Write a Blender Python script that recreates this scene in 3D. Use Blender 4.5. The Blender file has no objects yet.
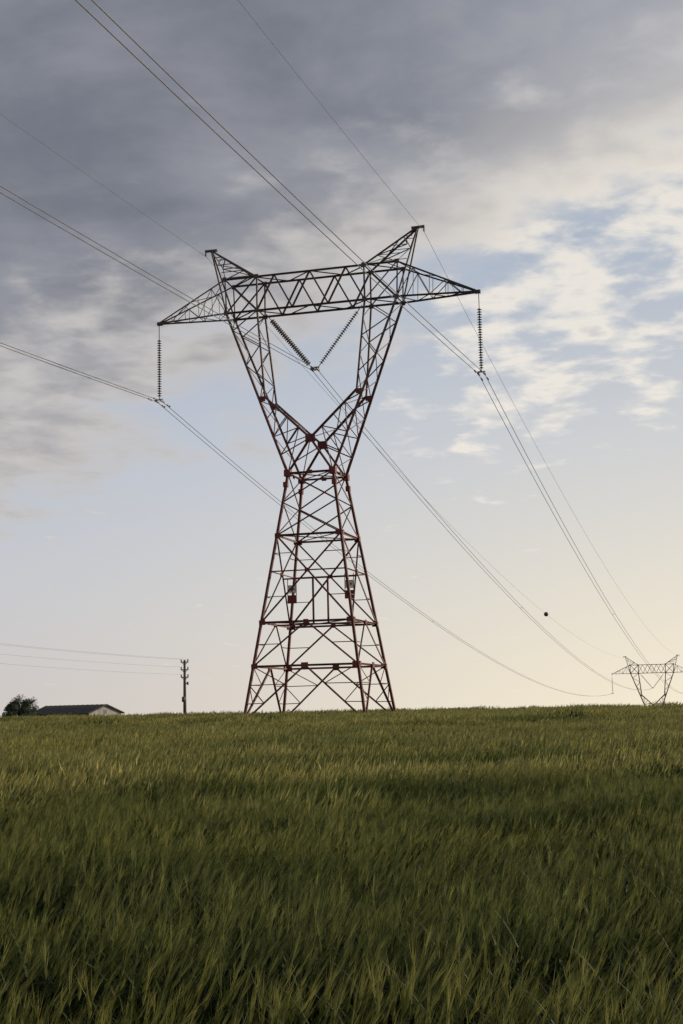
import bpy, math, random
from mathutils import Vector, Matrix, noise
random.seed(7)
scene=bpy.context.scene
scene.view_settings.view_transform='Standard'
scene.view_settings.look='None'
scene.view_settings.exposure=0
R=math.radians

# ------------------------------------------------------------------ terrain
def H(x,y):
    if y<118: z=1.15*max(y,-30)/118-.003*x*max(0,min(1,y/118))*max(0,1-abs(x)/400)
    else:
        q=(y-118)**2*0.00025
        z=1.15-34*(1-math.exp(-q/34))-.003*x*max(0,1-abs(x)/400)
    z+=0.10*noise.noise(Vector((x*0.02,y*0.02,0.3)))*min(1,max(0,(y-5)/40))
    return z

# ------------------------------------------------------------------ node helpers
def newmat(name):
    m=bpy.data.materials.new(name); m.use_nodes=True
    nt=m.node_tree
    return m,nt,nt.nodes['Principled BSDF']
def N(nt,t,**k):
    n=nt.nodes.new(t)
    for a,b in k.items(): setattr(n,a,b)
    return n
def ramp(nt,fac,stops):
    n=nt.nodes.new('ShaderNodeValToRGB')
    el=n.color_ramp.elements
    el[0].position,el[0].color=stops[0][0],(*stops[0][1],1)
    el[1].position,el[1].color=stops[-1][0],(*stops[-1][1],1)
    for p,c in stops[1:-1]:
        e=el.new(p); e.color=(*c,1)
    nt.links.new(fac,n.inputs[0])
    return n.outputs[0]
def noisemat(name,c1,c2,scale=3,rough=0.7,metal=0.0,detail=6,bump=0.0):
    m,nt,p=newmat(name)
    tc=N(nt,'ShaderNodeTexCoord')
    n=N(nt,'ShaderNodeTexNoise'); n.inputs['Scale'].default_value=scale; n.inputs['Detail'].default_value=detail
    nt.links.new(tc.outputs['Object'],n.inputs['Vector'])
    c=ramp(nt,n.outputs['Fac'],[(0.35,c1),(0.65,c2)])
    nt.links.new(c,p.inputs['Base Color'])
    p.inputs['Roughness'].default_value=rough; p.inputs['Metallic'].default_value=metal
    if bump:
        b=N(nt,'ShaderNodeBump'); b.inputs['Strength'].default_value=bump
        nt.links.new(n.outputs['Fac'],b.inputs['Height']); nt.links.new(b.outputs[0],p.inputs['Normal'])
    return m

# ------------------------------------------------------------------ mesh helpers
class MB:
    def __init__(s): s.v=[]; s.f=[]; s.m=[]
    def bar(s,a,b,w,mi=0,w2=None):
        a=Vector(a); b=Vector(b); d=b-a
        if d.length<1e-5: return
        d.normalize()
        up=Vector((0,0,1)) if abs(d.z)<0.95 else Vector((0,1,0))
        u=d.cross(up).normalized(); v=d.cross(u).normalized()
        w2=w if w2 is None else w2
        k=len(s.v)
        for p,ww in((a,w),(b,w2)):
            h=ww/2
            for i,j in((-1,-1),(1,-1),(1,1),(-1,1)): s.v.append(p+u*h*i+v*h*j)
        for q in((0,1,2,3),(7,6,5,4),(0,4,5,1),(1,5,6,2),(2,6,7,3),(3,7,4,0)):
            s.f.append([k+i for i in q]); s.m.append(mi)
    def angle(s,a,b,w,mi=0,t=0.25):
        # steel angle (L) section: two thin flanges
        a=Vector(a); b=Vector(b); d=b-a
        if d.length<1e-5: return
        d.normalize(); w=w*0.92
        up=Vector((0,0,1)) if abs(d.z)<0.95 else Vector((0,1,0))
        u=d.cross(up).normalized(); v=d.cross(u).normalized()
        t=w*t; h=w/2
        prof=[(-h,-h),(h,-h),(h,-h+t),(-h+t,-h+t),(-h+t,h),(-h,h)]
        k=len(s.v)
        for p in(a,b):
            for i,j in prof: s.v.append(p+u*i+v*j)
        for i in range(6):
            j=(i+1)%6
            s.f.append([k+i,k+j,k+6+j,k+6+i]); s.m.append(mi)
    def box(s,c,sx,sy,sz,mi=0,rot=None):
        k=len(s.v); c=Vector(c)
        for z in(-1,1):
            for x,y in((-1,-1),(1,-1),(1,1),(-1,1)):
                p=Vector((x*sx/2,y*sy/2,z*sz/2))
                if rot: p=rot@p
                s.v.append(c+p)
        for q in((3,2,1,0),(4,5,6,7),(0,1,5,4),(1,2,6,5),(2,3,7,6),(3,0,4,7)):
            s.f.append([k+i for i in q]); s.m.append(mi)
    def tube(s,pts,r,n=6,mi=0,rs=None):
        k0=len(s.v); L=len(pts)
        for i,p in enumerate(pts):
            p=Vector(p)
            d=(Vector(pts[min(i+1,L-1)])-Vector(pts[max(i-1,0)])).normalized()
            up=Vector((0,0,1)) if abs(d.z)<0.95 else Vector((0,1,0))
            u=d.cross(up).normalized(); v=d.cross(u)
            rr=rs[i] if rs else r
            for j in range(n):
                a=2*math.pi*j/n
                s.v.append(p+(u*math.cos(a)+v*math.sin(a))*rr)
        for i in range(L-1):
            for j in range(n):
                a=k0+i*n+j; b=k0+i*n+(j+1)%n
                s.f.append([a,b,b+n,a+n]); s.m.append(mi)
        s.f.append([k0+j for j in range(n)][::-1]); s.m.append(mi)
        s.f.append([k0+(L-1)*n+j for j in range(n)]); s.m.append(mi)
    def obj(s,name,mats,parent=None,smooth=False):
        me=bpy.data.meshes.new(name); me.from_pydata([tuple(v) for v in s.v],[],s.f)
        for m in mats: me.materials.append(m)
        me.polygons.foreach_set('material_index',s.m)
        if smooth: me.polygons.foreach_set('use_smooth',[True]*len(me.polygons))
        me.update()
        o=bpy.data.objects.new(name,me); scene.collection.objects.link(o)
        if parent: o.parent=parent
        return o
def empty(name,loc=(0,0,0),rz=0):
    e=bpy.data.objects.new(name,None); e.location=loc; e.rotation_euler=(0,0,rz)
    scene.collection.objects.link(e); return e

# ------------------------------------------------------------------ materials
def steelmat():
    m,nt,p=newmat('painted_lattice_steel')
    tc=N(nt,'ShaderNodeTexCoord'); sx=N(nt,'ShaderNodeSeparateXYZ')
    nt.links.new(tc.outputs['Object'],sx.inputs[0])
    n=N(nt,'ShaderNodeTexNoise'); n.inputs['Scale'].default_value=0.9; n.inputs['Detail'].default_value=5
    nt.links.new(tc.outputs['Object'],n.inputs['Vector'])
    a=N(nt,'ShaderNodeMath',operation='MULTIPLY_ADD'); a.inputs[1].default_value=7; 
    nt.links.new(n.outputs['Fac'],a.inputs[0]); nt.links.new(sx.outputs['Z'],a.inputs[2])
    mr=N(nt,'ShaderNodeMapRange'); mr.inputs['From Min'].default_value=24; mr.inputs['From Max'].default_value=36
    nt.links.new(a.outputs[0],mr.inputs['Value'])
    n2=N(nt,'ShaderNodeTexNoise'); n2.inputs['Scale'].default_value=3.5; n2.inputs['Detail'].default_value=4
    nt.links.new(tc.outputs['Object'],n2.inputs['Vector'])
    red=ramp(nt,n2.outputs['Fac'],[(0.3,(0.095,0.017,0.013)),(0.55,(0.13,0.029,0.021)),(0.72,(0.13,0.07,0.058))])
    gry=ramp(nt,n2.outputs['Fac'],[(0.3,(0.07,0.042,0.036)),(0.7,(0.12,0.088,0.08))])
    mx=N(nt,'ShaderNodeMix',data_type='RGBA')
    nt.links.new(mr.outputs[0],mx.inputs[0]); nt.links.new(red,mx.inputs[6]); nt.links.new(gry,mx.inputs[7])
    nt.links.new(mx.outputs[2],p.inputs['Base Color'])
    p.inputs['Roughness'].default_value=0.65; p.inputs['Metallic'].default_value=0.0
    return m
STEEL=steelmat()
REDPL=noisemat('red_primer_plate',(0.13,0.017,0.013),(0.18,0.032,0.021),5,0.65)
PORC=noisemat('insulator_porcelain',(0.07,0.06,0.055),(0.13,0.11,0.10),6,0.35)
ALU=noisemat('aluminium_conductor',(0.12,0.12,0.13),(0.18,0.18,0.19),8,0.55,0.3)
SIGNW=noisemat('sign_enamel_white',(0.6,0.58,0.55),(0.75,0.73,0.7),6,0.5)
CONC=noisemat('concrete',(0.25,0.24,0.22),(0.38,0.36,0.33),4,0.9,bump=0.3)

# ------------------------------------------------------------------ pylon (local: x crossarm, y line, z up; 0 = ground)
ZB=0.0; ZW=19.2; HB=4.73; HW=1.82
Z_ARM=32.7; Z_TOP=35.5; Z_PK=38.4; Z_KN=25.2; Z_CR=21.9
ARM=13.3; PK=8.65
def hw(z): return HB-(HB-HW)*(z/ZW)
def L3(a,b,t): return Vector(a).lerp(Vector(b),t)
def zigzag(B,a0,a1,b0,b1,n,w,cross=False,rungs=True):
    for i in range(n):
        p=L3(a0,a1,i/n); p2=L3(a0,a1,(i+1)/n); q=L3(b0,b1,i/n); q2=L3(b0,b1,(i+1)/n)
        if cross:
            B.angle(p,q2,w); B.angle(q,p2,w)
        elif i%2==0: B.angle(p,q2,w)
        else: B.angle(q,p2,w)
        if rungs and i>0: B.angle(p,q,w*0.85)
def build_pylon(name,loc,rz):
    P=empty(name,loc,rz)
    B=MB(); PL=MB()
    # --- lower body
    LV=[0,4.3,7.6,14.3,ZW]
    cs=[(-1,-1),(1,-1),(1,1),(-1,1)]
    C=lambda i,z:Vector((cs[i%4][0]*hw(z),cs[i%4][1]*hw(z),z))
    for i in range(4):
        B.angle(C(i,-0.3),C(i,ZW),0.25,t=0.3)
        j=i+1
        for z in LV[1:]:
            B.angle(C(i,z),C(j,z),0.17)
        M=lambda z:(C(i,z)+C(j,z))/2
        # panel D : inverted V from centre of L1 to the feet, redundant bracing
        z0,z1=0,4.3
        for k in(i,j):
            top=M(z1); ft=C(k,0.15)
            B.angle(top,ft,0.15)
            for t in(0.33,0.66):
                B.angle(L3(top,ft,t),C(k,z1+(0.1-z1)*t),0.07)
            B.angle(L3(top,ft,0.33),C(k,z1),0.07)
            B.angle(L3(top,ft,0.66),C(k,z1-z1*0.33),0.07)
        # panel C : inverted V
        B.angle(C(i,4.3),M(7.6),0.12); B.angle(C(j,4.3),M(7.6),0.12)
        B.angle(L3(C(i,4.3),M(7.6),0.5),C(i,5.95),0.07)
        B.angle(L3(C(j,4.3),M(7.6),0.5),C(j,5.95),0.07)
        # panel B : large X with redundant members
        a,b=C(i,7.6),C(j,7.6); c,d=C(i,14.3),C(j,14.3)
        B.angle(a,d,0.13); B.angle(b,c,0.13)
        wa,wd=hw(7.6),hw(14.3); tcx=wa/(wa+wd); X=L3(a,d,tcx)
        B.angle(C(i,X.z),C(j,X.z),0.10)
        for (s0,e0,kk) in((a,d,i),(b,c,j)):
            m1=L3(s0,e0,tcx*0.5); B.angle(m1,C(kk,m1.z),0.065)
        for (s0,e0,kk) in((a,d,j),(b,c,i)):
            m1=L3(s0,e0,tcx+(1-tcx)*0.5); B.angle(m1,C(kk,m1.z),0.065)
        # panel A : X panels
        zs=[14.3,16.9,ZW]
        for k in range(2):
            B.angle(C(i,zs[k]),C(j,zs[k+1]),0.10); B.angle(C(j,zs[k]),C(i,zs[k+1]),0.10)
        # gussets
        n=(C(i,0)+C(j,0)).normalized(); rot=Matrix.Rotation(math.atan2(n.y,n.x)-math.pi/2,3,'Z')
        for p,sz in((M(4.3),0.42),(M(7.6),0.3),(X,0.3),(M(ZW),0.3)):
            PL.box(p+n*0.10,sz*1.3,0.05,sz,0,rot)
        for z in(4.3,7.6,14.3):
            for k in(i,j):
                q=C(k,z)+(M(z)-C(k,z)).normalized()*0.2+n*0.14
                PL.box(q,0.38,0.04,0.38,0,rot)
        PL.box(C(i,ZW),0.5,0.5,0.5,0)
        PL.box(C(i,ZW-0.9),0.34,0.34,0.4,0)
    # diaphragms
    for z in(7.6,14.3,ZW):
        B.angle(C(0,z),C(2,z),0.08); B.angle(C(1,z),C(3,z),0.08)
    # inner vertical hangers with a cross tie between the side faces
    B.angle((-hw(11.2),0.3,11.2),(hw(11.2),0.3,11.2),0.12)
    B.angle((-hw(7.6),0.3,7.6),(hw(7.6),0.3,7.6),0.12)
    for x in(-0.6,0.6):
        B.bar((x,0.3,7.6),(x,0.3,11.2),0.13)
    # --- waist to crotch
    HD=1.0   # head half depth at beam
    def dep(z): return HW-(HW-HD)*(z-ZW)/(Z_ARM-ZW)
    for sy in(-1,1):
        W=[Vector((sx*HW,sy*HW,ZW)) for sx in(-1,1)]
        CR=Vector((0,sy*dep(Z_CR),Z_CR))
        B.angle(W[0],CR,0.17); B.angle(W[1],CR,0.17)
        for sx in(-1,1):
            KO=Vector((sx*4.15,sy*dep(Z_KN),Z_KN)); KI=Vector((sx*3.75,sy*dep(Z_KN+.3),Z_KN+.3))
            TO=Vector((sx*7.05,sy*HD,Z_ARM)); TI=Vector((sx*4.45,sy*HD,Z_ARM))
            TO2=Vector((sx*7.15,sy*HD,Z_TOP)); TI2=Vector((sx*4.45,sy*HD,Z_TOP))
            w=W[0] if sx<0 else W[1]
            B.angle(w,KO,0.19,t=0.3); B.angle(CR,KI,0.18,t=0.3)
            B.angle(KO,TO,0.18,t=0.3); B.angle(KI,TI,0.17,t=0.3); B.angle(KO,KI,0.15)
            B.angle(TI,TI2,0.15); B.angle(TO,TO2,0.12)
            zigzag(B,w,KO,CR,KI,4,0.085)
            B.angle(CR,L3(w,KO,0.25),0.1)
            zigzag(B,KO,TO,KI,TI,5,0.08,rungs=False)
            # peak
            T=Vector((sx*PK,sy*0.12,Z_PK))
            B.angle(TO,T,0.14); B.angle(TI2,T,0.13)
            zigzag(B,TO2,T,TI2,T,4,0.07)
            # cross-arm
            TIP=Vector((sx*ARM,sy*0.10,Z_ARM))
            B.angle(TO,TIP,0.14); B.angle(TO2,TIP,0.12)
            zigzag(B,TO,TIP,TO2,TIP,5,0.06)
            PL.box(KO.lerp(KI,.5),0.5,0.06,0.4,0)
        PL.box(CR,0.8,0.06,0.65,0)
        # beam chords + warren web
        B.angle((-7.05,sy*HD,Z_ARM),(7.05,sy*HD,Z_ARM),0.16)
        B.angle((-7.15,sy*HD,Z_TOP),(7.15,sy*HD,Z_TOP),0.15)
        for sx in(-1,1):
            zigzag(B,(sx*7.05,sy*HD,Z_ARM),(sx*4.45,sy*HD,Z_ARM),(sx*7.15,sy*HD,Z_TOP),(sx*4.45,sy*HD,Z_TOP),1,0.11,cross=True)
        n=6
        for i in range(n):
            x0=-4.45+8.9*i/n; x1=-4.45+8.9*(i+1)/n
            if (i+(sy>0))%2==0: B.angle((x0,sy*HD,Z_ARM),(x1,sy*HD,Z_TOP),0.14)
            else: B.angle((x0,sy*HD,Z_TOP),(x1,sy*HD,Z_ARM),0.14)
    # members across the line direction
    for sx in(-1,1):
        def tie(f,n,w=0.07):
            for i in range(n):
                t0=i/n; t1=(i+1)/n
                a=f(t0,-1); b=f(t1,1); 
                if i%2: a,b=f(t0,1),f(t1,-1)
                B.angle(a,b,w)
        tie(lambda t,s:L3((sx*HW,s*HW,ZW),(sx*4.15,s*dep(Z_KN),Z_KN),t),4)
        tie(lambda t,s:L3((0,s*dep(Z_CR),Z_CR),(sx*3.75,s*dep(Z_KN+.3),Z_KN+.3),t),3)
        tie(lambda t,s:L3((sx*4.15,s*dep(Z_KN),Z_KN),(sx*7.05,s*HD,Z_ARM),t),5)
        tie(lambda t,s:L3((sx*3.75,s*dep(Z_KN+.3),Z_KN+.3),(sx*4.45,s*HD,Z_ARM),t),5)
        tie(lambda t,s:L3((sx*7.05,s*HD,Z_ARM),(sx*ARM,s*.1,Z_ARM),t),5,0.06)
        tie(lambda t,s:L3((sx*7.15,s*HD,Z_TOP),(sx*ARM,s*.1,Z_ARM),t),4,0.06)
        tie(lambda t,s:L3((sx*4.45,s*HD,Z_TOP),(sx*PK,s*.12,Z_PK),t),3,0.06)
        tie(lambda t,s:L3((sx*7.1,s*HD,Z_TOP),(sx*PK,s*.12,Z_PK),t),2,0.06)
        B.bar((sx*(PK-0.5),0,Z_PK),(sx*(PK+0.55),0,Z_PK+.02),0.18)
        B.bar((sx*(PK+0.5),0,Z_PK),(sx*(PK+0.5),0,Z_PK-.4),0.1)
        B.bar((sx*(ARM-0.3),0,Z_ARM),(sx*(ARM+0.15),0,Z_ARM),0.26)
    for zz in(Z_ARM,Z_TOP):
        n=6
        for i in range(n):
            x0=-7.05+14.1*i/n; x1=-7.05+14.1*(i+1)/n
            B.angle((x0,-HD,zz),(x1,HD,zz),0.08) if i%2 else B.angle((x0,HD,zz),(x1,-HD,zz),0.08)
    for sy in(-1,1):
        for sx in(-1,1):
            for x,z in((4.45,Z_ARM),(4.45,Z_TOP),(7.05,Z_ARM),(7.15,Z_TOP)):
                PL.box((sx*x,sy*(HD+0.09),z),0.36,0.04,0.36,1)
    B.obj('lattice_steelwork',[STEEL],P)
    PL.obj('gusset_plates',[REDPL,STEEL],P)
    # --- insulators
    I=MB()
    def string(a,b,disc_from,disc_to,r=0.19,pitch=0.2):
        a=Vector(a); b=Vector(b); d=(b-a); L=d.length; d.normalize()
        I.tube([a,b],0.035,5,1)
        k=int((disc_to-disc_from)/pitch)
        for i in range(k):
            c=a+d*(disc_from+i*pitch)
            I.tube([c,c+d*0.05,c+d*0.09,c+d*0.13],0.1,10,0,rs=[0.07,0.08,r,0.06])
    for sx in(-1,1):
        x=sx*ARM
        string((x,0,Z_ARM-.05),(x,0,26.35),1.3,6.15)
        I.bar((x-.3,0,26.35),(x+.3,0,26.35),0.1,1)
        for k in(-1,1):
            I.bar((x+k*.23,-.35,26.22),(x+k*.23,.35,26.22),0.13,1)
            I.bar((x+k*.23,0,26.35),(x+k*.23,0,26.2),0.07,1)
            for sgn in(-1,1):      # vibration dampers
                for off in(1.4,):
                    I.bar((x+k*.23,sgn*(off-.22),26.1),(x+k*.23,sgn*(off+.22),26.1),0.03,1)
                    I.bar((x+k*.23,sgn*(off-.28),26.1),(x+k*.23,sgn*(off-.14),26.1),0.11,1)
                    I.bar((x+k*.23,sgn*(off+.14),26.1),(x+k*.23,sgn*(off+.28),26.1),0.11,1)
        string((sx*4.0,0,Z_ARM-.1),(sx*0.25,0,27.85),0.7,5.7,r=0.23)
    I.bar((-.35,0,27.85),(.35,0,27.85),0.14,1)
    I.bar((-.3,0,27.85),(0,0,27.65),0.1,1); I.bar((.3,0,27.85),(0,0,27.65),0.1,1)
    for k in(-1,1): I.bar((k*.23,-.35,27.7),(k*.23,.35,27.7),0.14,1)
    I.obj('insulator_strings',[PORC,ALU],P)
    # --- danger signs hung from the cross tie
    S=MB()
    for x,z in((-2.3,10.0),(2.35,10.2)):
        S.box((x,.2,z+.38),0.66,0.03,0.52,0); S.box((x,.2,z-.42),0.70,0.03,0.58,1)
        S.box((x,.18,z+.38),0.42,0.012,0.14,1); S.box((x,.18,z+.38),0.14,0.016,0.36,1)
        for dx in(-.35,.35): S.box((x+dx,.24,z+.25),0.05,0.05,1.95,1)
        for zz in(z+.66,z+.08,z-.12,z-.72): S.box((x,.24,zz),.7,.04,.05,1)
    S.obj('danger_signs',[SIGNW,REDPL],P)
    F=MB()
    for i in range(4):
        c=C(i,0); F.tube([(c.x,c.y,-.8),(c.x,c.y,.15),(c.x,c.y,.3)],0.5,12,0,rs=[.6,.5,.35])
    F.obj('concrete_footings',[CONC],P)
    return P

D1=Vector((0.2718,0.9624,0))          # line direction
T0=Vector((-1.85,110,0)); T0.z=1.2
T1=Vector((102.9,480,0)); T1.z=-20.0
L=384.5
TB=T0-D1*L; TB.z=1.3
rz=-math.atan2(D1.x,D1.y)
build_pylon('high_voltage_pylon',T0,rz)
def copyp(loc):
    src=bpy.data.objects['high_voltage_pylon']
    e=empty('high_voltage_pylon',loc,rz)
    for c in src.children:
        o=bpy.data.objects.new(c.name.split('.')[0],c.data); scene.collection.objects.link(o); o.parent=e
    return e
copyp(T1); copyp(TB)

# ------------------------------------------------------------------ wires
U=Vector((D1.y,-D1.x,0))
W=MB()
def wirepts(x,z,A,Bp,sag,n=90):
    a=A+U*x+Vector((0,0,z)); b=Bp+U*x+Vector((0,0,z))
    return [a.lerp(b,i/n)-Vector((0,0,4*sag*(i/n)*(1-i/n))) for i in range(n+1)]
balls=[]
for A,Bp,sg in((T0,TB,6.3),(T0,T1,8.5)):
    for x,z in((-ARM,26.2),(ARM,26.2),(0,27.65)):
        pr=[wirepts(x+k*.23,z,A,Bp,sg) for k in(-1,1)]
        for p in pr: W.tube(p,0.026,5)
        for i in range(24,90,22): W.bar(pr[0][i],pr[1][i],0.035)
    for sx in(-1,1):
        p=wirepts(sx*(PK+.5),Z_PK-.4,A,Bp,sg*0.8); W.tube(p,0.016,5)
        if Bp is T1 and sx<0: balls=p
W.obj('power_line_conductors',[ALU],None,True)
# aircraft marker ball
def sphere(name,c,r,mat):
    b=MB(); n=12; pts=[];rs=[]
    for i in range(n+1):
        a=math.pi*i/n; pts.append((0,0,-r*math.cos(a))); rs.append(max(0.02,r*math.sin(a)))
    b.tube(pts,r,20,0,rs)
    b.tube([(0,-r-.12,0),(0,-r+.02,0)],.06,8); b.tube([(0,r-.02,0),(0,r+.12,0)],.06,8)
    b.tube([(-r*1.02,0,0),(-r*0.98,0,0)],.05,6)
    o=b.obj(name,[mat],None,True); o.location=c; o.rotation_euler=(0,0,rz); return o
BALL=noisemat('marker_ball_red',(0.05,0.02,0.02),(0.09,0.03,0.03),4,0.5)
sphere('aircraft_warning_marker_ball',balls[46],0.48,BALL)

# ------------------------------------------------------------------ utility pole + line (left)
WOOD=noisemat('weathered_pole',(0.07,0.055,0.045),(0.13,0.11,0.09),9,0.85)
def upole(loc,h,rzz):
    P=empty('utility_pole',loc,rzz)
    b=MB(); b.tube([(0,0,-.5),(0,0,h*.5),(0,0,h)],.2,10,0,rs=[.25,.2,.15])
    b.obj('pole_shaft',[WOOD],P,True)
    c=MB(); j=MB()
    for k,z in enumerate((h-.3,h-1.3,h-2.3)):
        c.bar((-.55,0,z),(.55,0,z),.12); c.bar((-.4,0,z-.05),(0,0,z-.4),.06); c.bar((.4,0,z-.05),(0,0,z-.4),.06)
        for x in(-.5,.5): j.tube([(x,0,z+.05),(x,0,z+.15),(x,0,z+.25),(x,0,z+.38)],.1,8,0,rs=[.05,.11,.08,.1])
    c.bar((0,0,h-3.1),(0.45,0,h-3.1),.1); j.tube([(.45,0,h-3.3),(.45,0,h-2.9)],.14,8)
    j.box((0,-.3,h-5.2),.4,.3,.7)
    c.obj('crossarms',[WOOD],P); j.obj('pin_insulators',[PORC],P,True)
P1=Vector((-21.3,190,H(-21,190))); P2=Vector((-60,95,H(-60,95)))
h1=9.3-P1.z; h2=12.9-P2.z
dz=P2-P1; rzz=math.atan2(dz.y,dz.x)+math.pi/2
upole(P1,h1,rzz); upole(P2,h2,rzz)
w=MB(); px=Vector((math.cos(rzz),math.sin(rzz),0))
for z in(-.3+.38,-1.3+.38,-2.3+.38):
    for x in((-.5,.5) if z>-.5 else (-.5,)):
        a=P1+Vector((0,0,h1+z))+px*x; b=P2+Vector((0,0,h2+z))+px*x
        w.tube([a.lerp(b,i/40)-Vector((0,0,4*.9*(i/40)*(1-i/40))) for i in range(41)],.008,4)
w.obj('overhead_wires',[ALU])

# ------------------------------------------------------------------ shed
def shed():
    bx,by=-43.6,232; base=H(bx,by)
    P=empty('farm_shed',(bx,by,base),R(-33))
    WALL=noisemat('whitewashed_wall',(0.26,0.25,0.24),(0.40,0.38,0.36),1.5,0.9)
    ROOF=noisemat('dark_roof_sheet',(0.035,0.032,0.032),(0.065,0.058,0.055),2.5,0.85)
    DARK=noisemat('dark_opening',(0.02,0.02,0.022),(0.04,0.04,0.045),2,0.4)
    lx,ly=6.3,3.7; ze=2.65-base; zr=3.85-base
    b=MB()
    V=[(-lx,-ly,-.5),(lx,-ly,-.5),(lx,ly,-.5),(-lx,ly,-.5),(-lx,-ly,ze),(lx,-ly,ze),(lx,ly,ze),(-lx,ly,ze),(-lx,0,zr),(lx,0,zr)]
    b.v=[Vector(v) for v in V]; b.f=[[0,1,5,4],[2,3,7,6],[1,2,6,9,5],[3,0,4,8,7]]; b.m=[0]*4
    b.obj('walls',[WALL],P)
    r=MB()
    sl=(zr-ze)/ly
    for s in(-1,1):
        k=len(r.v)
        for x in(-lx-.4,lx+.4):
            for y,z in((0,zr+.03),(s*(ly+.5),ze-.5*sl+.03),(s*(ly+.5),ze-.5*sl+.18),(0,zr+.18)): r.v.append(Vector((x,y,z)))
        for q in((0,1,2,3),(4,7,6,5),(0,4,5,1),(1,5,6,2),(2,6,7,3),(3,7,4,0)): r.f.append([k+i for i in q]); r.m.append(0)
        for i in range(14):
            x=-lx-.3+i*(2*lx+.6)/13
            r.bar((x,s*.05,zr+.2),(x,s*(ly+.5),ze-.5*sl+.2),.06)
    r.obj('roof',[ROOF],P)
    d=MB()
    for x in(-4.5,-1.8,1.6,4.5): d.box((x,-ly-.01,2.4),1.1,.06,.9)
    d.box((lx+.01,0,1.4),.06,2.6,2.8); d.box((lx+.01,0,ze+.2),.05,.7,.6)
    d.obj('doors_and_windows',[DARK],P)
shed()

# ------------------------------------------------------------------ tree
def tree(cx,cy,topz,rad):
    base=H(cx,cy); P=empty('broadleaf_tree',(cx,cy,base))
    BARK=noisemat('bark',(0.05,0.035,0.025),(0.09,0.07,0.05),8,0.9)
    LEAF=noisemat('tree_leaves',(0.014,0.026,0.010),(0.04,0.06,0.02),1.2,0.7)
    b=MB(); Ht=topz-base
    b.tube([(0,0,-.3),(.1,0,Ht*.25),(0,.1,Ht*.5),(.1,0,Ht*.8)],.2,8,0,rs=[.28,.22,.15,.05])
    rnd=random.Random(11); tips=[]
    for i in range(64):
        a=rnd.uniform(0,6.28); z0=Ht*rnd.uniform(.10,.68)
        hz=z0/Ht; rr=rad*rnd.uniform(.35,.95)*math.sqrt(max(.05,1-((hz-.35)/.62)**2))
        e=Vector((math.cos(a)*rr,math.sin(a)*rr,min(Ht*.92,z0+rnd.uniform(.05,.26)*Ht)))
        s=Vector((0.05,0.05,z0)); m=s.lerp(e,.5)+Vector((0,0,.3))
        b.tube([s,m,e],.05,6,0,rs=[.09,.06,.02]); tips+= [e,m.lerp(e,.5)]
    tips+=[Vector((0.2,0,Ht*.95)),Vector((-.7,0,Ht*.88)),Vector((1.0,.2,Ht*.86))]
    b.obj('trunk_and_limbs',[BARK],P)
    l=MB()
    for t in tips:
        cr=rnd.uniform(.4,.85)
        for k in range(105):
            d=Vector((rnd.gauss(0,1),rnd.gauss(0,1),rnd.gauss(0,.8))).normalized()*cr*rnd.random()**.45
            c=t+d; s=rnd.uniform(.07,.17)
            u=Vector((rnd.gauss(0,1),rnd.gauss(0,1),rnd.gauss(0,1))).normalized(); v=u.orthogonal().normalized()
            k0=len(l.v); l.v+= [c-u*s,c-v*s*.5,c+u*s,c+v*s*.5]; l.f.append([k0,k0+1,k0+2,k0+3]); l.m.append(0)
    l.obj('leaf_crown',[LEAF],P)
tree(-48.5,213,5.3,2.7)

# ------------------------------------------------------------------ ground
def ground():
    def axis(lo,hi,c0,c1):
        a=[c0]; 
        x=c0
        while x<c1: x+=3; a.append(x)
        st=4
        while x<hi: x+=st; st*=1.25; a.append(min(x,hi))
        x=c0; st=4; b=[]
        while x>lo: x-=st; st*=1.25; b.append(max(x,lo))
        return b[::-1]+a
    xs=axis(-5000,5000,-60,60); ys=axis(-2500,6000,-6,260)
    v=[];f=[]
    for y in ys:
        for x in xs: v.append((x,y,H(x,y)))
    n=len(xs)
    for j in range(len(ys)-1):
        for i in range(n-1): f.append((j*n+i,j*n+i+1,(j+1)*n+i+1,(j+1)*n+i))
    me=bpy.data.meshes.new('ground'); me.from_pydata(v,[],f)
    me.polygons.foreach_set('use_smooth',[True]*len(f))
    o=bpy.data.objects.new('ground',me); scene.collection.objects.link(o)
    m,nt,p=newmat('field_soil_and_stubble')
    g=N(nt,'ShaderNodeNewGeometry')
    n1=N(nt,'ShaderNodeTexNoise'); n1.inputs['Scale'].default_value=0.05; n1.inputs['Detail'].default_value=8
    n2=N(nt,'ShaderNodeTexNoise'); n2.inputs['Scale'].default_value=4; n2.inputs['Detail'].default_value=6
    nt.links.new(g.outputs['Position'],n1.inputs['Vector']); nt.links.new(g.outputs['Position'],n2.inputs['Vector'])
    a=ramp(nt,n1.outputs['Fac'],[(.3,(.035,.05,.012)),(.7,(.07,.078,.025))])
    b=ramp(nt,n2.outputs['Fac'],[(.3,(.5,.5,.5)),(.7,(1.2,1.2,1.1))])
    mx=N(nt,'ShaderNodeMix',data_type='RGBA',blend_type='MULTIPLY'); mx.inputs[0].default_value=1
    nt.links.new(a,mx.inputs[6]); nt.links.new(b,mx.inputs[7]); nt.links.new(mx.outputs[2],p.inputs['Base Color'])
    p.inputs['Roughness'].default_value=.95
    me.materials.append(m)
ground()

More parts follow.
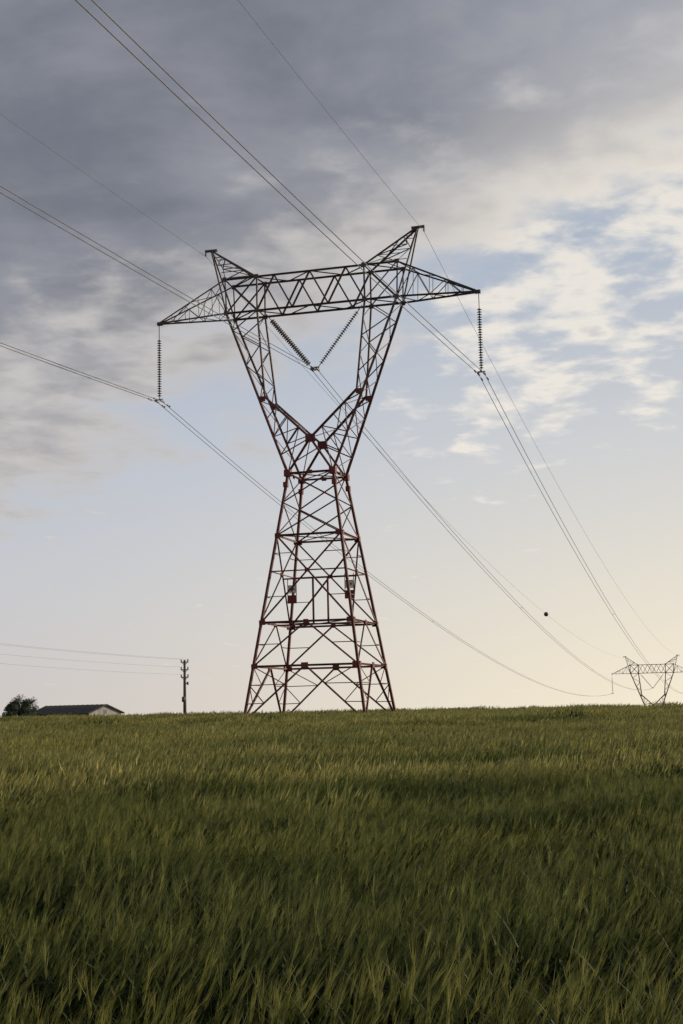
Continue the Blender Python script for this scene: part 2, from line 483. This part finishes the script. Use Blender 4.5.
# ------------------------------------------------------------------ wheat
def wheatmat(name,lo,mid,hi,trans):
    m=bpy.data.materials.new(name); m.use_nodes=True; nt=m.node_tree; nt.nodes.clear()
    out=N(nt,'ShaderNodeOutputMaterial'); g=N(nt,'ShaderNodeNewGeometry')
    tc=N(nt,'ShaderNodeTexCoord'); sx=N(nt,'ShaderNodeSeparateXYZ'); nt.links.new(tc.outputs['Object'],sx.inputs[0])
    hr=ramp(nt,sx.outputs['Z'],[(0.25,lo),(0.55,mid),(0.85,hi)])  # lighter yellow tips; shade low in the crop is put into this colour
    mp=N(nt,'ShaderNodeMapping'); mp.inputs['Scale'].default_value=(0.07,0.30,0); mp.inputs['Rotation'].default_value=(0,0,.06)
    nt.links.new(g.outputs['Position'],mp.inputs['Vector'])
    n1=N(nt,'ShaderNodeTexNoise'); n1.inputs['Scale'].default_value=1; n1.inputs['Detail'].default_value=6; n1.inputs['Roughness'].default_value=.62
    nt.links.new(mp.outputs[0],n1.inputs['Vector'])
    t1=ramp(nt,n1.outputs['Fac'],[(.36,(.50,.60,.45)),(.5,(1.0,.98,.9)),(.63,(1.42,1.27,1.02))])
    n2=N(nt,'ShaderNodeTexNoise'); n2.inputs['Scale'].default_value=7; n2.inputs['Detail'].default_value=4
    nt.links.new(g.outputs['Position'],n2.inputs['Vector'])
    t2=ramp(nt,n2.outputs['Fac'],[(.32,(.42,.52,.42)),(.5,(.9,.9,.9)),(.68,(1.6,1.5,1.35))])
    a=N(nt,'ShaderNodeMix',data_type='RGBA',blend_type='MULTIPLY'); a.inputs[0].default_value=1
    b=N(nt,'ShaderNodeMix',data_type='RGBA',blend_type='MULTIPLY'); b.inputs[0].default_value=1
    nt.links.new(hr,a.inputs[6]); nt.links.new(t1,a.inputs[7]); nt.links.new(a.outputs[2],b.inputs[6]); nt.links.new(t2,b.inputs[7])
    df=N(nt,'ShaderNodeBsdfPrincipled'); df.inputs['Roughness'].default_value=.6
    df.inputs['Specular IOR Level'].default_value=.22
    tr=N(nt,'ShaderNodeBsdfTranslucent'); ms=N(nt,'ShaderNodeMixShader'); ms.inputs[0].default_value=trans
    nt.links.new(b.outputs[2],df.inputs['Base Color']); nt.links.new(b.outputs[2],tr.inputs['Color'])
    nt.links.new(df.outputs[0],ms.inputs[1]); nt.links.new(tr.outputs[0],ms.inputs[2]); nt.links.new(ms.outputs[0],out.inputs[0])
    return m
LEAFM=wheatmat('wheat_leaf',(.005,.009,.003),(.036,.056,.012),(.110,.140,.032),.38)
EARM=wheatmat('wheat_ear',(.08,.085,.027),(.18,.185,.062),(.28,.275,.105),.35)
LEAFN=wheatmat('wheat_leaf_near_shaded',(.003,.006,.002),(.014,.026,.006),(.064,.092,.019),.34)  # near leaves: foreground cloud shade and vignetting put into a darker colour
EARN=wheatmat('wheat_ear_green_shaded',(.04,.05,.014),(.10,.122,.036),(.22,.235,.080),.32)  # near ears: greener, with the same foreground shade put into the colour

def wheat_tile(name,size,density,wmul,detail,seed):
    rnd=random.Random(seed); v=[];f=[];mi=[]
    def ribbon(p,d,bend,length,w,segs,m,tw):
        side=Vector((math.cos(tw),math.sin(tw),0)); k=len(v); c=Vector(p); dd=Vector(d).normalized(); step=length/segs
        for i in range(segs+1):
            t=i/segs; ww=w*(1-t**1.7)*.5
            if i==segs: v.append(c.copy())
            else: v.append(c-side*ww); v.append(c+side*ww)
            dd=(dd+bend/segs).normalized(); c=c+dd*step
        for i in range(segs-1):
            a=k+2*i; f.append((a,a+1,a+3,a+2)); mi.append(m)
        a=k+2*(segs-1); f.append((a,a+1,a+2)); mi.append(m)
        return
    n=int(size*size*density)
    for i in range(n):
        x=rnd.uniform(-size/2,size/2)*1.04; y=rnd.uniform(-size/2,size/2)*1.04
        h=.74*rnd.gauss(1,.11)
        lean=Vector((.15+rnd.gauss(0,.11),rnd.gauss(.02,.10),1)).normalized()
        p=Vector((x,y,0))
        if detail==2:
            ribbon(p,lean,Vector((.08,0,0)),h*.95,.006*wmul,2,0,rnd.uniform(0,3.14))
            for k in range(3):
                z=h*rnd.uniform(.3,.85); a=rnd.uniform(0,6.28)
                d=Vector((math.cos(a)*.5+.18,math.sin(a)*.5,1))
                ribbon(p+lean*z,d,Vector((math.cos(a)*1.0+.4,math.sin(a)*1.0,-.9 if rnd.random()<.35 else -.1)),rnd.uniform(.16,.32),.012*wmul*rnd.uniform(.7,1.2),4,0,a+1.57+rnd.gauss(0,.5))
        else:
            for k in range(3 if detail==1 else 2):
                a=rnd.uniform(0,6.28); z=h*rnd.uniform(.1,.6)
                d=Vector((math.cos(a)*.3+.15,math.sin(a)*.3,1))
                ribbon(p+lean*z,d,Vector((math.cos(a)*.5+.3,math.sin(a)*.5,-.2)),h*rnd.uniform(.35,.6),.016*wmul,2,0,rnd.uniform(0,3.14))
        if rnd.random()<.8:
            top=p+lean*h*.93+Vector((.02,0,0))
            ed=Vector((lean.x+.32+rnd.gauss(0,.2),lean.y+rnd.gauss(0,.2),1)).normalized()
            el=rnd.uniform(.07,.10); tw=rnd.uniform(0,3.14)
            if detail==2:
                for t2 in(tw,tw+1.57):
                    s=Vector((math.cos(t2),math.sin(t2),0)); k=len(v)
                    v.extend([top,top+ed*el*.35-s*.0075*wmul,top+ed*el,top+ed*el*.35+s*.0075*wmul]); f.append((k,k+1,k+2,k+3)); mi.append(1)
                for q in range(8):
                    o=top+ed*el*rnd.uniform(.1,.9); s=Vector((rnd.gauss(0,1),rnd.gauss(0,1),0)).normalized()*.0017*wmul
                    ad=(ed+Vector((rnd.gauss(.05,.12),rnd.gauss(0,.12),0))).normalized(); k=len(v)
                    v.extend([o-s,o+s,o+ad*rnd.uniform(.10,.17)]); f.append((k,k+1,k+2)); mi.append(1)
            else:
                s=Vector((math.cos(tw),math.sin(tw),0)); k=len(v)
                v.extend([top,top+ed*el*.5-s*.008*wmul,top+ed*(el+.11),top+ed*el*.5+s*.008*wmul]); f.append((k,k+1,k+2,k+3)); mi.append(1)
    me=bpy.data.meshes.new(name); me.from_pydata([tuple(q) for q in v],[],f)
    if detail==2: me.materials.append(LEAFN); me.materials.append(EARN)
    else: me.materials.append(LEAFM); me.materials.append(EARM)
    me.polygons.foreach_set('material_index',mi); me.update()
    return bpy.data.objects.new(name,me)

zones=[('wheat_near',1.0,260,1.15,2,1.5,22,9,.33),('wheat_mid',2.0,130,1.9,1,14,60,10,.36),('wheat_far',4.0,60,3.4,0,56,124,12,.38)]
W=empty('wheat_field')
for zi,(nm,size,den,wm,det,y0,y1,wx,wk) in enumerate(zones):
    col=bpy.data.collections.new(nm+'_clumps')
    NV=5
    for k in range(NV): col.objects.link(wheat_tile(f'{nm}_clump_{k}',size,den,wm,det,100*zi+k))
    pts=[];idx=[];rot=[];sc=[]
    rnd=random.Random(50+zi)
    ny=int((y1-y0)/size)
    for j in range(ny+1):
        y=y0+(j+.5)*size
        hwid=wx+wk*y; nx=int(hwid/size)+1
        for i in range(-nx,nx+1):
            x=i*size+(j%2)*size*.5+rnd.uniform(-.12,.12)*size; yy=y+rnd.uniform(-.1,.1)*size
            # ragged hand-over between the clump sizes
            e0=19+6*noise.noise(Vector((x*.22,yy*.22,9)))+rnd.gauss(0,.8)
            if zi==0 and yy>e0+.6: continue
            if zi==1 and yy<e0-.6: continue
            if zi==2 and yy<60: continue
            pts.append((x,yy,H(x,yy)))
            idx.append(rnd.randrange(NV)); rot.append((rnd.gauss(0,.03),rnd.gauss(0,.05),rnd.gauss(0,.35)))
            hh=1+.22*noise.noise(Vector((x*.35,yy*.35,1)))+.16*noise.noise(Vector((x*.08,yy*.25,5)))+rnd.gauss(0,.03)
            s=rnd.choice((1,1.04)); sc.append((s,s,hh))
    me=bpy.data.meshes.new(nm); me.from_pydata(pts,[],[])
    me.attributes.new('idx','INT','POINT').data.foreach_set('value',idx)
    me.attributes.new('rot','FLOAT_VECTOR','POINT').data.foreach_set('vector',[c for r in rot for c in r])
    me.attributes.new('scl','FLOAT_VECTOR','POINT').data.foreach_set('vector',[c for r in sc for c in r])
    o=bpy.data.objects.new(nm,me); scene.collection.objects.link(o); o.parent=W
    ng=bpy.data.node_groups.new(nm+'_scatter','GeometryNodeTree')
    ng.interface.new_socket('Geometry',in_out='INPUT',socket_type='NodeSocketGeometry')
    ng.interface.new_socket('Geometry',in_out='OUTPUT',socket_type='NodeSocketGeometry')
    gi=ng.nodes.new('NodeGroupInput'); go=ng.nodes.new('NodeGroupOutput')
    ip=ng.nodes.new('GeometryNodeInstanceOnPoints'); ci=ng.nodes.new('GeometryNodeCollectionInfo')
    ci.inputs['Collection'].default_value=col; ci.inputs['Separate Children'].default_value=True; ci.inputs['Reset Children'].default_value=True
    ip.inputs['Pick Instance'].default_value=True
    def attr(name,t):
        n=ng.nodes.new('GeometryNodeInputNamedAttribute'); n.data_type=t; n.inputs['Name'].default_value=name
        return [s for s in n.outputs if s.enabled and s.name=='Attribute'][0]
    ng.links.new(gi.outputs[0],ip.inputs['Points']); ng.links.new(ci.outputs[0],ip.inputs['Instance'])
    ng.links.new(attr('idx','INT'),ip.inputs['Instance Index'])
    ng.links.new(attr('rot','FLOAT_VECTOR'),ip.inputs['Rotation'])
    ng.links.new(attr('scl','FLOAT_VECTOR'),ip.inputs['Scale'])
    ng.links.new(ip.outputs[0],go.inputs[0])
    md=o.modifiers.new('scatter','NODES'); md.node_group=ng
    print(nm,len(pts))

# ------------------------------------------------------------------ world sky
SUN_EL,SUN_AZ=15,68     # degrees, azimuth clockwise from +Y
w=bpy.data.worlds.new('World'); scene.world=w; w.use_nodes=True
nt=w.node_tree; nt.nodes.clear()
out=N(nt,'ShaderNodeOutputWorld'); bg=N(nt,'ShaderNodeBackground'); nt.links.new(bg.outputs[0],out.inputs[0])
def M(op,a,b=None,c=None,clamp=False):
    n=N(nt,'ShaderNodeMath',operation=op); n.use_clamp=clamp
    for i,x in enumerate((a,b,c)):
        if x is None: continue
        if isinstance(x,(int,float)): n.inputs[i].default_value=x
        else: nt.links.new(x,n.inputs[i])
    return n.outputs[0]
def MR(v,a,b,c=0,d=1,smooth=True):
    n=N(nt,'ShaderNodeMapRange'); n.interpolation_type='SMOOTHSTEP' if smooth else 'LINEAR'
    nt.links.new(v,n.inputs['Value'])
    for k,x in zip(('From Min','From Max','To Min','To Max'),(a,b,c,d)): n.inputs[k].default_value=x
    return n.outputs[0]
def MIX(f,a,b,bt='MIX'):
    n=N(nt,'ShaderNodeMix',data_type='RGBA',blend_type=bt)
    for i,x in((0,f),(6,a),(7,b)):
        if isinstance(x,(int,float)): n.inputs[i].default_value=x
        elif isinstance(x,tuple): n.inputs[i].default_value=(*x,1)
        else: nt.links.new(x,n.inputs[i])
    return n.outputs[2]
sky=N(nt,'ShaderNodeTexSky'); sky.sky_type='NISHITA'; sky.sun_disc=False
sky.sun_elevation=R(SUN_EL); sky.sun_rotation=R(SUN_AZ); sky.air_density=1; sky.dust_density=2.0
nish=N(nt,'ShaderNodeVectorMath',operation='SCALE'); nt.links.new(sky.outputs[0],nish.inputs[0]); nish.inputs['Scale'].default_value=0.08
tc=N(nt,'ShaderNodeTexCoord'); sp=N(nt,'ShaderNodeSeparateXYZ'); nt.links.new(tc.outputs['Generated'],sp.inputs[0])
X,Y,Z=sp.outputs
r=M('SQRT',M('ADD',M('MULTIPLY',X,X),M('MULTIPLY',Y,Y)))
az=M('MULTIPLY',M('DIVIDE',X,M('MAXIMUM',r,.001)),57.3)
el=M('MULTIPLY',M('ARCSINE',Z),57.3)
base=ramp(nt,MR(el,0,45,0,1,False),[(0,(.67,.62,.60)),(.10,(.62,.62,.65)),(.24,(.52,.57,.67)),(.40,(.38,.46,.60)),(.62,(.27,.35,.50)),(1,(.15,.22,.38))])
glow=M('MULTIPLY',MR(az,-18,17),M('POWER',2.718,M('MULTIPLY',M('MAXIMUM',el,0),-1/9)))
base=MIX(glow,base,(1.0,.90,.70),'MIX')
base=MIX(.10,base,nish.outputs[0])
inv=M('DIVIDE',1,M('ADD',M('MAXIMUM',Z,0),.13))
cv=N(nt,'ShaderNodeCombineXYZ'); nt.links.new(M('MULTIPLY',X,inv),cv.inputs[0]); nt.links.new(M('MULTIPLY',Y,inv),cv.inputs[1])
def noi(scale,det,rough,dist,off,sc=(1,1,1),rot=0):
    mp=N(nt,'ShaderNodeMapping'); mp.inputs['Location'].default_value=off; mp.inputs['Scale'].default_value=sc; mp.inputs['Rotation'].default_value=(0,0,rot)
    nt.links.new(cv.outputs[0],mp.inputs['Vector'])
    n=N(nt,'ShaderNodeTexNoise'); n.inputs['Scale'].default_value=scale; n.inputs['Detail'].default_value=det; n.inputs['Roughness'].default_value=rough; n.inputs['Distortion'].default_value=dist
    nt.links.new(mp.outputs[0],n.inputs['Vector']); return n.outputs['Fac']
nA=noi(2.6,8,.52,.25,(3.1,1.7,0)); nB=noi(7,7,.53,.2,(0.4,5.2,0)); nC=noi(2.6,7,.55,.2,(7.7,2.2,0)); nD=noi(12,6,.55,.25,(2.4,8.2,0))
s=M('SUBTRACT',M('SUBTRACT',el,15.2),M('MULTIPLY',M('MINIMUM',az,30),.5))
right=MR(az,-3,12)
high=MR(el,19,26)
b1=M('SUBTRACT',nB,.5); dd1=M('SUBTRACT',nD,.5)
# big cloud mass
dens=M('ADD',M('ADD',M('MULTIPLY',s,.13),.16),M('ADD',M('MULTIPLY',M('SUBTRACT',nA,.5),1.7),M('ADD',M('MULTIPLY',b1,1.2),M('MULTIPLY',dd1,.3))))
dens=M('ADD',dens,M('MULTIPLY',M('MULTIPLY',right,MR(el,17,24)),.45))
cov=MR(dens,-.18,.55)
dthick=M('ADD',dens,M('ADD',M('MULTIPLY',b1,1.3),M('MULTIPLY',dd1,.6)))
thick=M('MULTIPLY',MR(dthick,.05,1.3),MR(s,-3,8,.30,1))
lit=MIX(right,(.58,.55,.53),(.84,.78,.69))
lit=MIX(M('MULTIPLY',high,.6),lit,(.46,.46,.50))
dark=MIX(MR(nC,.33,.67),(.155,.165,.20),(.29,.295,.33))
dark=MIX(M('MULTIPLY',right,.6),dark,(.33,.35,.41))
cc=MIX(thick,lit,dark)
# scattered sunlit puffs on the sun side
win=M('MULTIPLY',MR(az,-1,8),M('MULTIPLY',MR(s,-13,-6),MR(el,6.5,10)))
d2=M('SUBTRACT',M('ADD',M('ADD',M('MULTIPLY',b1,3.6),M('MULTIPLY',dd1,1.5)),M('MULTIPLY',win,1.05)),.82)
cov2=M('MULTIPLY',MR(d2,-.25,.75),.88)
c2=MIX(MR(d2,.35,1.3),(.95,.88,.77),(.60,.58,.59))
col=MIX(cov2,base,c2)
col=MIX(M('MULTIPLY',cov,.92),col,cc)
col=MIX(MR(el,-8,-1,1,0),col,(.12,.12,.10))
nt.links.new(col,bg.inputs['Color']); bg.inputs['Strength'].default_value=1.0

sd=bpy.data.lights.new('sun','SUN'); sd.energy=3.2; sd.angle=R(0.6); sd.color=(1,.86,.64)
so=bpy.data.objects.new('sun',sd); scene.collection.objects.link(so)
dirv=Vector((math.sin(R(SUN_AZ))*math.cos(R(SUN_EL)),math.cos(R(SUN_AZ))*math.cos(R(SUN_EL)),math.sin(R(SUN_EL))))
so.rotation_euler=(-dirv).to_track_quat('-Z','Y').to_euler(); so.location=(40,20,60)

# ------------------------------------------------------------------ camera
cd=bpy.data.cameras.new('camera'); cam=bpy.data.objects.new('camera',cd); scene.collection.objects.link(cam)
cd.sensor_fit='VERTICAL'; cd.sensor_height=36; cd.sensor_width=24; cd.lens=50; cd.clip_end=20000; cd.clip_start=.1
cam.matrix_world=Matrix.Translation((0,0,2.0))@Matrix.Rotation(R(98.0),4,'X')@Matrix.Rotation(R(-1.25),4,'Z')
scene.camera=cam
